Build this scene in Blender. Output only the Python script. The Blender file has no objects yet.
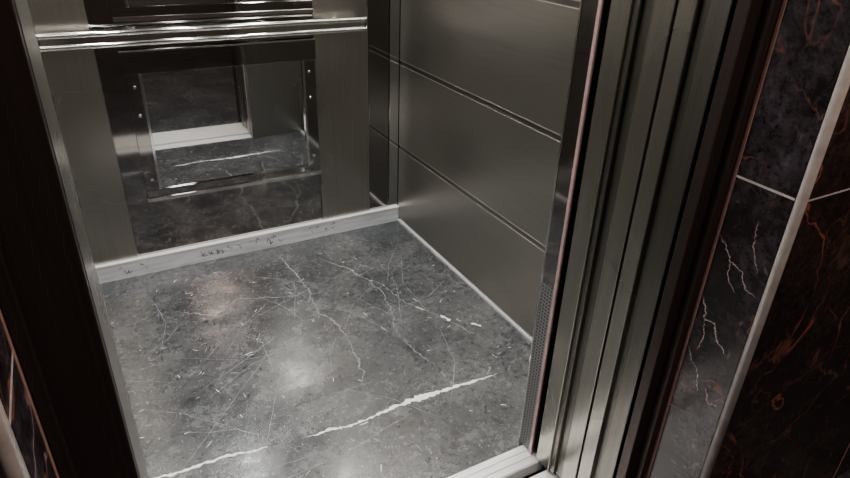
import bpy, bmesh, random, math
from mathutils import Vector, Matrix
random.seed(7)
S=bpy.context.scene

# ------------------------------------------------------------ materials
def newmat(name):
    m=bpy.data.materials.new(name); m.use_nodes=True
    nt=m.node_tree; b=nt.nodes['Principled BSDF']
    return m,nt,b
def N(nt,t,**k):
    n=nt.nodes.new(t)
    for a,v in k.items():
        if a in n.inputs.keys(): n.inputs[a].default_value=v
        else: setattr(n,a,v)
    return n
def coords(nt,scale=(1,1,1)):
    tc=nt.nodes.new('ShaderNodeTexCoord'); mp=nt.nodes.new('ShaderNodeMapping')
    mp.inputs['Scale'].default_value=scale
    nt.links.new(tc.outputs['Object'],mp.inputs['Vector']); return mp.outputs['Vector']
def ramp(nt,src,stops):
    r=nt.nodes.new('ShaderNodeValToRGB'); cr=r.color_ramp
    while len(cr.elements)>1: cr.elements.remove(cr.elements[-1])
    cr.elements[0].position=stops[0][0]; cr.elements[0].color=(*stops[0][1],1)
    for p,c in stops[1:]:
        e=cr.elements.new(p); e.color=(*c,1)
    nt.links.new(src,r.inputs['Fac']); return r.outputs['Color']
def g(v): return (v,v,v)
def mixc(nt,fac,a,b,mode='MIX'):
    m=nt.nodes.new('ShaderNodeMix'); m.data_type='RGBA'; m.blend_type=mode
    for i,s in ((0,fac),(6,a),(7,b)):
        if hasattr(s,'links'): nt.links.new(s,m.inputs[i])
        else: m.inputs[i].default_value=s if i==0 else (*s,1)
    return m.outputs[2]
def metal(name,col,rough,brush=None,var=.12,bump=0.0,met=1.0):
    m,nt,b=newmat(name); b.inputs['Metallic'].default_value=met
    b.inputs['Base Color'].default_value=(*col,1); b.inputs['Roughness'].default_value=rough
    if brush:
        v=coords(nt,brush); n=N(nt,'ShaderNodeTexNoise',Scale=1.0,Detail=3.0); nt.links.new(v,n.inputs['Vector'])
        lo=tuple(c*(1-var) for c in col); hi=tuple(min(1,c*(1+var)) for c in col)
        nt.links.new(ramp(nt,n.outputs['Fac'],[(.3,lo),(.7,hi)]),b.inputs['Base Color'])
        v2=coords(nt,(2,2,2)); n2=N(nt,'ShaderNodeTexNoise',Scale=1.0,Detail=1.0); nt.links.new(v2,n2.inputs['Vector'])
        mr=N(nt,'ShaderNodeMapRange'); mr.inputs['From Min'].default_value=.3; mr.inputs['From Max'].default_value=.7
        mr.inputs['To Min'].default_value=rough*.9; mr.inputs['To Max'].default_value=rough*1.12
        nt.links.new(n2.outputs['Fac'],mr.inputs['Value']); nt.links.new(mr.outputs['Result'],b.inputs['Roughness'])
        if bump:
            bp=N(nt,'ShaderNodeBump',Strength=bump,Distance=.001); nt.links.new(n.outputs['Fac'],bp.inputs['Height'])
            nt.links.new(bp.outputs['Normal'],b.inputs['Normal'])
    return m
def emis(name,col,s):
    m,nt,b=newmat(name); b.inputs['Base Color'].default_value=(*col,1)
    b.inputs['Emission Color'].default_value=(*col,1); b.inputs['Emission Strength'].default_value=s; return m
def plain(name,col,rough,metallic=0):
    m,nt,b=newmat(name); b.inputs['Metallic'].default_value=metallic
    v=coords(nt,(40,40,40)); n=N(nt,'ShaderNodeTexNoise',Scale=1.0,Detail=3.0); nt.links.new(v,n.inputs['Vector'])
    nt.links.new(ramp(nt,n.outputs['Fac'],[(.3,tuple(c*.85 for c in col)),(.7,tuple(min(1,c*1.15) for c in col))]),b.inputs['Base Color'])
    b.inputs['Roughness'].default_value=rough; return m

M_steelH=metal('brushed_steel_horizontal',(.41,.39,.352),.33,(4,4,500),.08,.10)
M_steelV=metal('brushed_steel_vertical',(.37,.352,.316),.29,(400,400,3),.10,.10)
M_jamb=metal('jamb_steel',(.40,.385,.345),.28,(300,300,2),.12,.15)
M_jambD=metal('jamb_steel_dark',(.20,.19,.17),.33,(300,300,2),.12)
M_pol=metal('polished_steel',(.36,.345,.33),.06)
M_mir=metal('mirror_glass',(.70,.71,.70),.018)
M_chrome=metal('chrome',(.82,.82,.81),.10)
M_brown=metal('bronze_frame',(.055,.040,.036),.36,(200,200,2),.15,0,.7)
M_alu=metal('aluminium_scuffed',(.62,.64,.67),.38,(6,6,60),.22,0,.4)
M_sill=metal('aluminium_sill',(.88,.88,.88),.40,(8,200,8),.12,0,.4)
M_lip=metal('panel_lip',(.62,.61,.58),.30)
M_pink=plain('copper_bead',(.62,.42,.40),.35,.5)
M_dark=plain('dark_gap',(.012,.011,.010),.6)
M_grout=plain('pink_grout',(.58,.34,.27),.6)
M_groutp=plain('pale_grout',(.50,.43,.41),.6)
M_trim=plain('corner_trim_plastic',(.56,.50,.46),.35)
M_ceil=metal('car_ceiling_steel',(.5,.5,.48),.35)
M_lob=plain('lobby_plaster',(.10,.083,.075),.8)
M_screw=metal('screw_steel',(.75,.75,.73),.2)
M_lamp=emis('lamp_lens',(1,.98,.94),26)
M_lampL=emis('lobby_lamp_lens',(1,.8,.68),10)
M_white=plain('white_vein_and_glint',(.88,.89,.90),.4)  # stone veins and specks, also the painted glints by the right wall
M_faint=plain('faint_vein',(.22,.225,.235),.35)

# floor stone
def floor_mat():
    m,nt,b=newmat('charcoal_stone_floor'); L=nt.links.new
    v=coords(nt)
    n1=N(nt,'ShaderNodeTexNoise',Scale=3.2,Detail=6.0,Roughness=.62,Distortion=.5); L(v,n1.inputs['Vector'])
    n2=N(nt,'ShaderNodeTexNoise',Scale=45.0,Detail=6.0,Roughness=.8); L(v,n2.inputs['Vector'])
    n3=N(nt,'ShaderNodeTexNoise',Scale=260.0,Detail=2.0); L(v,n3.inputs['Vector'])
    c1=ramp(nt,n1.outputs['Fac'],[(.32,(.024,.027,.031)),(.5,(.043,.046,.050)),(.72,(.085,.087,.089))])
    c2=ramp(nt,n2.outputs['Fac'],[(.34,g(.35)),(.5,g(1.0)),(.66,g(1.8))])
    c3=ramp(nt,n3.outputs['Fac'],[(.35,g(.65)),(.65,g(1.4))])
    c=mixc(nt,1.0,c1,c2,'MULTIPLY'); c=mixc(nt,1.0,c,c3,'MULTIPLY')
    n4=N(nt,'ShaderNodeTexNoise',Scale=75.0,Detail=3.0,Distortion=1.5); L(v,n4.inputs['Vector'])
    f=ramp(nt,n4.outputs['Fac'],[(.64,g(0)),(.74,g(.7))])
    c=mixc(nt,f,c,(.34,.35,.36))
    n5=N(nt,'ShaderNodeTexNoise',Scale=3.0,Detail=6.0,Roughness=.55,Distortion=.6); L(v,n5.inputs['Vector'])
    h=ramp(nt,n5.outputs['Fac'],[(.496,g(0)),(.5,g(.25)),(.504,g(0))])
    c=mixc(nt,h,c,(.30,.31,.32))
    L(c,b.inputs['Base Color'])
    n6=N(nt,'ShaderNodeTexNoise',Scale=7.0,Detail=7.0,Roughness=.75); L(v,n6.inputs['Vector'])
    L(ramp(nt,n6.outputs['Fac'],[(.38,g(.13)),(.62,g(.33))]),b.inputs['Roughness'])
    b.inputs['Specular IOR Level'].default_value=1.0
    bp=N(nt,'ShaderNodeBump',Strength=.12,Distance=.002); L(n2.outputs['Fac'],bp.inputs['Height']); L(bp.outputs['Normal'],b.inputs['Normal'])
    return m
M_floor=floor_mat()
def marble(name,base,cloud,veinc,amount,off,red,redst,rough=.16):
    m,nt,b=newmat(name); L=nt.links.new
    tc=nt.nodes.new('ShaderNodeTexCoord'); mp=nt.nodes.new('ShaderNodeMapping'); mp.inputs['Location'].default_value=off
    L(tc.outputs['Object'],mp.inputs['Vector']); v=mp.outputs['Vector']
    n1=N(nt,'ShaderNodeTexNoise',Scale=4.0,Detail=7.0,Roughness=.65,Distortion=.4); L(v,n1.inputs['Vector'])
    c=ramp(nt,n1.outputs['Fac'],[(.44,base),(.58,tuple(x+(y-x)*.3 for x,y in zip(base,cloud))),(.70,cloud)])
    n2=N(nt,'ShaderNodeTexNoise',Scale=70.0,Detail=6.0,Roughness=.8); L(v,n2.inputs['Vector'])
    c=mixc(nt,1.0,c,ramp(nt,n2.outputs['Fac'],[(.37,g(.15)),(.63,g(2.2))]),'MULTIPLY')
    n3=N(nt,'ShaderNodeTexNoise',Scale=24.0,Detail=8.0,Roughness=.75,Distortion=1.0); L(v,n3.inputs['Vector'])
    sp=ramp(nt,n3.outputs['Fac'],[(.60,g(0)),(.72,g(.5*amount))]); c=mixc(nt,sp,c,veinc)
    for sc,w,st,vc in ((1.9,.006,.9*amount,veinc),(2.6,.008,redst,red),(4.4,.007,redst*.6,red)):
        n=N(nt,'ShaderNodeTexNoise',Scale=sc,Detail=5.0,Roughness=.5,Distortion=.5); L(v,n.inputs['Vector'])
        k=N(nt,'ShaderNodeTexNoise',Scale=sc*2.2,Detail=3.0); L(v,k.inputs['Vector'])
        a=ramp(nt,n.outputs['Fac'],[(.5-w,g(0)),(.5,g(st)),(.5+w,g(0))])
        a=mixc(nt,1.0,a,ramp(nt,k.outputs['Fac'],[(.42,g(0)),(.62,g(1))]),'MULTIPLY')
        c=mixc(nt,a,c,vc)
    L(c,b.inputs['Base Color']); b.inputs['Roughness'].default_value=rough
    return m
M_marb=marble('dark_purple_marble',(.010,.006,.007),(.100,.080,.098),(.50,.38,.37),.8,(.3,.2,.1),(.40,.15,.09),.85)
M_marb2=marble('dark_red_marble',(.010,.006,.0055),(.034,.019,.017),(.26,.13,.10),.5,(2,1,3),(.32,.10,.055),.85)
def perf_mat():
    m,nt,b=newmat('perforated_grey'); L=nt.links.new
    v=coords(nt,(1,90,90)); vo=N(nt,'ShaderNodeTexVoronoi',Scale=1.0,Randomness=0.0); 
    L(v,vo.inputs['Vector'])
    L(ramp(nt,vo.outputs['Distance'],[(.25,g(.008)),(.33,g(.20))]),b.inputs['Base Color'])
    b.inputs['Roughness'].default_value=.4; b.inputs['Metallic'].default_value=.3
    return m
M_perf=perf_mat()
M_wv=plain('marble_vein',(.50,.38,.35),.2)

# ------------------------------------------------------------ mesh builder
class B:
    def __init__(s,name): s.name=name; s.bm=bmesh.new(); s.mats=[]
    def mi(s,m):
        if m not in s.mats: s.mats.append(m)
        return s.mats.index(m)
    def box(s,x0,x1,y0,y1,z0,z1,m):
        r=bmesh.ops.create_cube(s.bm,size=1)
        M=Matrix.Translation(((x0+x1)/2,(y0+y1)/2,(z0+z1)/2))@Matrix.Diagonal((abs(x1-x0),abs(y1-y0),abs(z1-z0),1))
        bmesh.ops.transform(s.bm,matrix=M,verts=r['verts'])
        i=s.mi(m)
        for f in {f for v in r['verts'] for f in v.link_faces}: f.material_index=i
        return s
    def cyl(s,p0,p1,r,m,seg=24,r2=None):
        p0=Vector(p0);p1=Vector(p1);d=p1-p0
        q=bmesh.ops.create_cone(s.bm,cap_ends=True,segments=seg,radius1=r,radius2=r if r2 is None else r2,depth=d.length)
        bmesh.ops.transform(s.bm,matrix=Matrix.Translation((p0+p1)/2)@d.to_track_quat('Z','Y').to_matrix().to_4x4(),verts=q['verts'])
        i=s.mi(m)
        for f in {f for v in q['verts'] for f in v.link_faces}:
            f.material_index=i; f.smooth=len(f.verts)==4
        return s
    def strip(s,pts,ws,m,z=.0006,fn=None):
        i=s.mi(m); L=[];R=[]
        for k,p in enumerate(pts):
            a=Vector(pts[max(0,k-1)]);c=Vector(pts[min(len(pts)-1,k+1)])
            t=(c-a).normalized(); n=Vector((-t.y,t.x))
            p=Vector(p); w=ws[k]/2
            for lst,sg in ((L,1),(R,-1)):
                q=p+n*w*sg
                lst.append(s.bm.verts.new(fn(q) if fn else (q.x,q.y,z)))
        for k in range(len(pts)-1):
            f=s.bm.faces.new((L[k],L[k+1],R[k+1],R[k])); f.material_index=i
    def done(s,bevel=0,parent=None):
        me=bpy.data.meshes.new(s.name); s.bm.normal_update(); s.bm.to_mesh(me); s.bm.free()
        for m in s.mats: me.materials.append(m)
        o=bpy.data.objects.new(s.name,me); S.collection.objects.link(o)
        if bevel:
            bv=o.modifiers.new('bevel','BEVEL'); bv.width=bevel; bv.segments=2; bv.limit_method='ANGLE'; bv.angle_limit=.9
        if parent: o.parent=parent
        return o
def vein(b,ctrl,w,m,jit=.003,step=.008,wj=.6,fn=None,taper=True,z=.0006):
    pts=[];ws=[]
    tot=sum((Vector(ctrl[i+1][:2])-Vector(ctrl[i][:2])).length for i in range(len(ctrl)-1)); acc=0
    off=0
    for i in range(len(ctrl)-1):
        a=Vector(ctrl[i][:2]);c=Vector(ctrl[i+1][:2]); wa=ctrl[i][2] if len(ctrl[i])>2 else 1; wc=ctrl[i+1][2] if len(ctrl[i+1])>2 else 1
        n=max(2,int((c-a).length/step)); t=(c-a).normalized(); nn=Vector((-t.y,t.x))
        for k in range(n):
            u=k/n; off=off*.75+random.uniform(-jit,jit)
            p=a.lerp(c,u)+nn*off; pts.append((p.x,p.y))
            q=(acc+(c-a).length*u)/tot
            tp=min(1,q*8,(1-q)*8) if taper else 1
            ws.append(max(.0004,w*(wa+(wc-wa)*u)*tp*random.uniform(1-wj,1+wj)))
        acc+=(c-a).length
    b.strip(pts,ws,m,z,fn)

XL,XR,YB,YF=-.335,1.35,2.67,1.10
JL,JR=-.036,1.0
CH=2.25
# ------------------------------------------------------------ car floor
b=B('floor'); b.box(XL-.03,XR+.03,1.078,YB+.03,-.04,0,M_floor)
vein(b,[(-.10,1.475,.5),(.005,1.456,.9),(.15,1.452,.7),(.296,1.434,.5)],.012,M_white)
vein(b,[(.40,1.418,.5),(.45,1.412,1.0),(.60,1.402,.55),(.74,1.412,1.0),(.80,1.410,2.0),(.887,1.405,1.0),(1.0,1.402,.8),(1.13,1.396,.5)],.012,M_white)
vein(b,[(1.085,1.405),(1.115,1.43),(1.12,1.45)],.005,M_faint)
vein(b,[(.66,2.62),(.70,2.35),(.688,2.05),(.72,1.88),(.69,1.62),(.66,1.52)],.0045,M_faint,.006)
vein(b,[(.98,2.2),(1.03,1.95),(1.13,1.75),(1.2,1.55)],.003,M_faint,.005)
vein(b,[(.15,2.3),(.30,2.2),(.42,2.28),(.60,2.2)],.003,M_faint,.005)
vein(b,[(.80,2.5),(.93,2.3),(.98,2.05),(.90,1.75),(.95,1.5)],.0035,M_faint,.005)
vein(b,[(1.115,1.80),(1.14,1.745)],.010,M_white)  # painted glint: light bounced off the wall grooves, drawn as a white strip
vein(b,[(1.20,1.70),(1.235,1.66)],.010,M_white)  # second glint, again light painted on as a short white strip
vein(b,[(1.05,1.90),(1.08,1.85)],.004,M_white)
for i in range(40):   # long hairline scratches
    x=random.uniform(0,1.1);y=random.uniform(1.2,2.4);a=random.uniform(0,math.pi);l=random.uniform(.10,.30)
    a2=a+random.uniform(-.4,.4)
    p1=(x+math.cos(a)*l,y+math.sin(a)*l);p2=(p1[0]+math.cos(a2)*l,p1[1]+math.sin(a2)*l)
    if all(-.3<p[0]<1.33 and 1.09<p[1]<2.64 for p in (p1,p2)):
        vein(b,[(x,y),p1,p2],.0014,M_faint,.0015,.01,z=.0004)
for i in range(900):
    x=random.uniform(-.1,1.3);y=random.uniform(1.12,2.6);a=random.uniform(0,math.pi);l=random.choice([.004,.006,.01,.016,.03])*random.uniform(.6,1.3)
    vein(b,[(x,y),(x+math.cos(a)*l,y+math.sin(a)*l)],random.uniform(.001,.0024),random.choice([M_faint,M_faint,M_white]),.001,.006,z=.0004)
b.done()

# ------------------------------------------------------------ back wall
b=B('wall_back')
b.box(XL-.03,XR+.03,YB+.004,YB+.04,0,CH,M_pol)
for x0,x1 in ((-.172,.08),(.935,1.19)):
    b.box(x0,x1,YB-.006,YB+.004,.085,CH,M_steelV)
for x0,x1 in ((-.285,-.175),(1.193,1.297)):
    b.box(x0,x1,YB-.002,YB+.004,.085,CH,M_pol)
b.box(.083,.932,YB-.002,YB+.004,.085,CH,M_pol)
b.box(1.30,XR-.001,YB-.006,YB+.004,.085,CH,M_chrome)
b.box(XL+.001,-.288,YB-.006,YB+.004,.085,CH,M_chrome)
b.done(.0012)
b=B('baseboard_back'); b.box(XL,XR,YB-.020,YB+.003,.0,.080,M_alu); b.box(XL,XR,YB-.023,YB+.003,.077,.084,M_sill)
fn=lambda q:(q.x,YB-.0208,q.y)   # pen marks and scuffs
M_scuff=plain('scuff',(.07,.07,.08),.6)
for x0,x1,n in ((.33,.52,16),(.55,.70,9),(-.02,.1,5),(.85,.98,6)):
    for i in range(n):
        x=random.uniform(x0,x1); z=random.uniform(.028,.058); l=random.uniform(.008,.022); a=random.uniform(-1.5,1.5)
        vein(b,[(x,z),(x+math.cos(a)*l,min(.070,max(.010,z+math.sin(a)*l))),(x+l,z)],.0034,M_scuff,.001,.004,.5,fn,False)
b.done(.0015)

def mirror(name,z0,z1,topw):
    b=B(name); y=YB-.002
    x0,x1=.165,.93
    b.box(x0+.05,x1-.05,y-.008,y,z0+.045,z1-topw+.005,M_mir)
    b.box(x0,x0+.055,y-.016,y,z0,z1-topw,M_pol); b.box(x1-.055,x1,y-.016,y,z0,z1-topw,M_pol)
    b.box(x0+.049,x0+.059,y-.020,y,z0+.045,z1-topw,M_chrome); b.box(x1-.059,x1-.049,y-.020,y,z0+.045,z1-topw,M_chrome)
    b.box(x0-.005,x1+.005,y-.018,y,z1-topw,z1,M_pol); b.box(x0-.007,x1+.007,y-.021,y,z1-.006,z1,M_chrome)
    b.box(x0,x1,y-.018,y,z0,z0+.045,M_pol); b.box(x0-.002,x1+.002,y-.026,y,z0-.004,z0+.012,M_chrome)
    for xx in (x0+.028,x1-.028):
        for zz in (z0+.09,(z0+z1-topw)/2+.1,z1-topw-.05):
            b.cyl((xx,y-.012,zz),(xx,y-.021,zz),.008,M_screw,16,.006)
    return b.done(.001)
mirror('wall_mirror',.345,.965,.09)
mirror('wall_mirror',1.075,1.95,.05)

# ------------------------------------------------------------ handrail
b=B('handrail'); y=YB-.065; x0,x1=-.22,1.155
b.cyl((x0,y,1.040),(x1,y,1.040),.0105,M_chrome); b.cyl((x0,y,1.000),(x1,y,1.000),.0105,M_chrome)
b.box(x0+.002,x1-.002,y-.004,y+.004,1.003,1.037,M_chrome)
for x in (x0,x1): b.box(x-.004,x+.004,y-.012,y+.012,.988,1.052,M_chrome)
for x in (x0+.12,(x0+x1)/2-.25,(x0+x1)/2+.25,x1-.12):
    b.cyl((x,y,1.02),(x,YB-.010,1.02),.009,M_chrome); b.cyl((x,YB-.014,1.02),(x,YB-.0065,1.02),.026,M_chrome)
b.done(.001)

# ------------------------------------------------------------ side walls
def side(name,xin,sg):
    b=B(name)
    b.box(xin+sg*.010,xin+sg*.04,YF+.002,YB+.003,0,CH,M_pol)
    zs=[.022,.40,.425,.815,.84,1.230,1.255,1.645,1.67,2.06,2.085,CH]
    for i in range(0,len(zs),2):
        b.box(xin,xin+sg*.012,YF+.002,YB-.012,zs[i],zs[i+1],M_steelH)
        if i: 
            zc=(zs[i]+zs[i-1])/2
            b.box(xin+sg*.004,xin+sg*.011,YF+.002,YB-.012,zc-.0125,zc+.0125,M_jambD)
            b.box(xin-sg*.0010,xin+sg*.004,YF+.002,YB-.012,zs[i]-.0025,zs[i]+.0008,M_lip)
            b.box(xin-sg*.0010,xin+sg*.004,YF+.002,YB-.012,zs[i-1]-.0008,zs[i-1]+.0025,M_lip)
    b.box(xin-sg*.004,xin+sg*.010,YF+.002,YB-.024,0.0,.012,M_sill)
    return b.done(.0006)
side('wall_right',XR,1); side('wall_left',XL,-1)

# ------------------------------------------------------------ cabin front returns
b=B('wall_front')
b.box(JR+.005,XR+.04,YF-.06,YF,0,CH,M_steelV); b.box(XL-.04,JL-.005,YF-.06,YF,0,CH,M_steelV)
b.box(JL-.005,JR+.005,YF-.06,YF,2.06,CH,M_steelV)
b.done(.001)
b=B('light_curtain')
b.box(JR,JR+.004,YF-.055,YF-.004,.003,.60,M_perf); b.box(JR,JR+.004,YF-.055,YF-.004,.60,2.05,M_pol)
b.box(JR-.003,JR+.004,YF-.065,YF-.055,.003,2.05,M_pink); b.box(JR-.002,JR+.004,YF-.004,YF+.001,.003,2.05,M_chrome)
b.done(.0008)
b=B('trim_1'); b.box(JL-.004,JL,YF-.065,YF+.001,.003,2.05,M_chrome); b.done(.0008)

# ------------------------------------------------------------ door leaves (retracted, edges visible)
def door(name,parts):
    b=B(name)
    for (x0,x1,y0,y1,m) in parts: b.box(x0,x1,y0,y1,.008,2.06,m)
    return b.done(.002)
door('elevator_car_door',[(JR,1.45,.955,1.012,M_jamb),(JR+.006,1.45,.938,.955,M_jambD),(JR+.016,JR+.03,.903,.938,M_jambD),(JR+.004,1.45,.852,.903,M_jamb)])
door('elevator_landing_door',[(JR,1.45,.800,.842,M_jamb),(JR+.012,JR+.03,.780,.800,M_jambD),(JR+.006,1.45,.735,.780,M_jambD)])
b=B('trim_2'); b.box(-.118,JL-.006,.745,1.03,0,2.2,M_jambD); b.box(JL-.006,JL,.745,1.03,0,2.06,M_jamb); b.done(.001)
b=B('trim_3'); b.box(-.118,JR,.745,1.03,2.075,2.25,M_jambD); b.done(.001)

# ------------------------------------------------------------ sill
b=B('door_sill')
b.box(JL,JR+.02,1.0,1.078,-.04,.000,M_sill)
for y in (1.003,1.028,1.053): b.box(JL,JR-.004,y,y+.022,.000,.003,M_sill)
b.box(JL,JR+.02,.965,1.0,-.12,-.06,M_dark)
b.box(JL,JR+.02,.72,.965,-.04,.000,M_sill)
for y in (.73,.77,.81,.85,.89,.93): b.box(JL,JR-.004,y,y+.030,.000,.003,M_sill)
b.done(.001)

# ------------------------------------------------------------ landing frame
b=B('landing_door_frame')
b.box(JR,1.048,.695,.722,0,2.12,M_brown); b.box(1.030,1.048,.674,.70,0,2.12,M_brown)
b.box(-.116,JL,.695,.722,0,2.12,M_brown); b.box(-.116,-.10,.674,.70,0,2.12,M_brown)
b.box(-.116,1.048,.674,.722,2.06,2.155,M_brown)
b.done(.002)

# ------------------------------------------------------------ landing walls (marble tiles)
def landing(name,x,sg,xe):
    b=B(name); zs=[0,1.065,1.865,2.6] if sg>0 else [0,1.065,1.865,2.6]
    for i in range(3):
        z0=zs[i]+(.002 if i else 0); z1=zs[i+1]-.002
        b.box(x,x+sg*.35,.549,.668,z0,z1,M_marb)
        b.box(x+sg*.010,xe,.535,.549,z0,z1,M_marb2)
        if i:
            b.box(x-sg*.0004,x+sg*.02,.549,.668,zs[i]-.0022,zs[i]+.0022,M_groutp)
            b.box(x+sg*.010,xe,.5345,.549,zs[i]-.0015,zs[i]+.0015,M_groutp)
    b.box(x+sg*.003,x+sg*.35,.5495,.71,0,2.6,M_grout); b.box(x+sg*.3,xe,.549,.71,0,2.6,M_grout)
    b.box(x-sg*.001,x+sg*.02,.6665,.673,0,2.6,M_grout)
    b.cyl((x+sg*.008,.541,0),(x+sg*.008,.541,2.6),.0095,M_trim,24)
    for xx in ([1.75,2.4] if sg>0 else [-.8,-1.4]): b.box(xx-.002,xx+.002,.5345,.536,0,2.6,M_grout)
    if sg>0:
        fn=lambda q:(x-.0005,q.x,q.y)
        for ctrl,w in (([(.664,.94),(.645,.925),(.630,.90),(.600,.89),(.585,.86),(.555,.855)],.0016),([(.630,.90),(.622,.86),(.60,.84)],.0012),
                       ([(.662,.80),(.648,.775),(.645,.75),(.62,.755),(.605,.72),(.575,.70)],.0026),([(.645,.75),(.635,.70),(.64,.67)],.0014),
                       ([(.662,.67),(.645,.64),(.63,.63),(.61,.57)],.0014),([(.60,1.0),(.592,.95),(.57,.90)],.0012),([(.60,.60),(.58,.57),(.56,.58)],.0014)):
            vein(b,ctrl,w,M_wv,.0018,.002,.9,fn)
    return b.done()
landing('wall_landing_right',1.05,1,2.8); landing('wall_landing_left',-.118,-1,-1.8)
b=B('wall_landing_header'); b.box(-.116,1.048,.545,.72,2.16,2.6,M_marb); b.done()
b=B('floor_lobby'); b.box(-1.8,2.8,-1.8,.72,-.04,0,M_floor); b.done()
b=B('wall_lobby_back'); b.box(-1.8,2.8,-1.85,-1.8,0,2.6,M_lob); b.done()
b=B('wall_lobby_left'); b.box(-1.85,-1.8,-1.85,.72,0,2.6,M_lob); b.done()
b=B('wall_lobby_right'); b.box(2.8,2.85,-1.85,.72,0,2.6,M_lob); b.done()
b=B('ceiling_lobby'); b.box(-1.85,2.85,-1.85,.72,2.6,2.65,M_lob); b.done()
b=B('ceiling'); b.box(XL-.04,XR+.04,YF-.06,YB+.04,CH,CH+.04,M_ceil); b.done()

# ------------------------------------------------------------ lamps
def lamp(name,x,y,z,r,power,col,mat):
    b=B(name); 
    b.cyl((x,y,z-.012),(x,y,z),r+.018,M_chrome,40); b.cyl((x,y,z-.015),(x,y,z-.011),r,mat,40)
    o=b.done()
    l=bpy.data.lights.new(name+'_light','AREA'); l.shape='DISK'; l.size=2*r; l.energy=power; l.color=col
    lo=bpy.data.objects.new('bulb',l); S.collection.objects.link(lo); lo.location=(x,y,z-.02); lo.parent=o
for x,y in ((-.1,2.35),(.52,1.95),(1.12,2.35),(-.1,1.24),(1.15,1.24)):
    lamp('ceiling_downlight',x,y,CH,.085,14.5,(1,.98,.95),M_lamp)
lamp('lobby_downlight',.9,-.7,2.6,.09,28,(1,.80,.70),M_lampL)
w=bpy.data.worlds.new('World'); S.world=w; w.use_nodes=True
w.node_tree.nodes['Background'].inputs[0].default_value=(.02,.018,.02,1); w.node_tree.nodes['Background'].inputs[1].default_value=.3

# ------------------------------------------------------------ camera
cd=bpy.data.cameras.new('camera'); cam=bpy.data.objects.new('camera',cd); S.collection.objects.link(cam); S.camera=cam
cd.sensor_width=36; cd.lens=625/850*36; cd.clip_start=.02
r=Vector((.8761,-.481,.0327)).normalized(); bk=Vector((-.4369,-.7634,.4757)).normalized(); up=bk.cross(r).normalized(); r=up.cross(bk)
cam.matrix_world=Matrix(((r.x,up.x,bk.x,0),(r.y,up.y,bk.y,0),(r.z,up.z,bk.z,1.5),(0,0,0,1)))
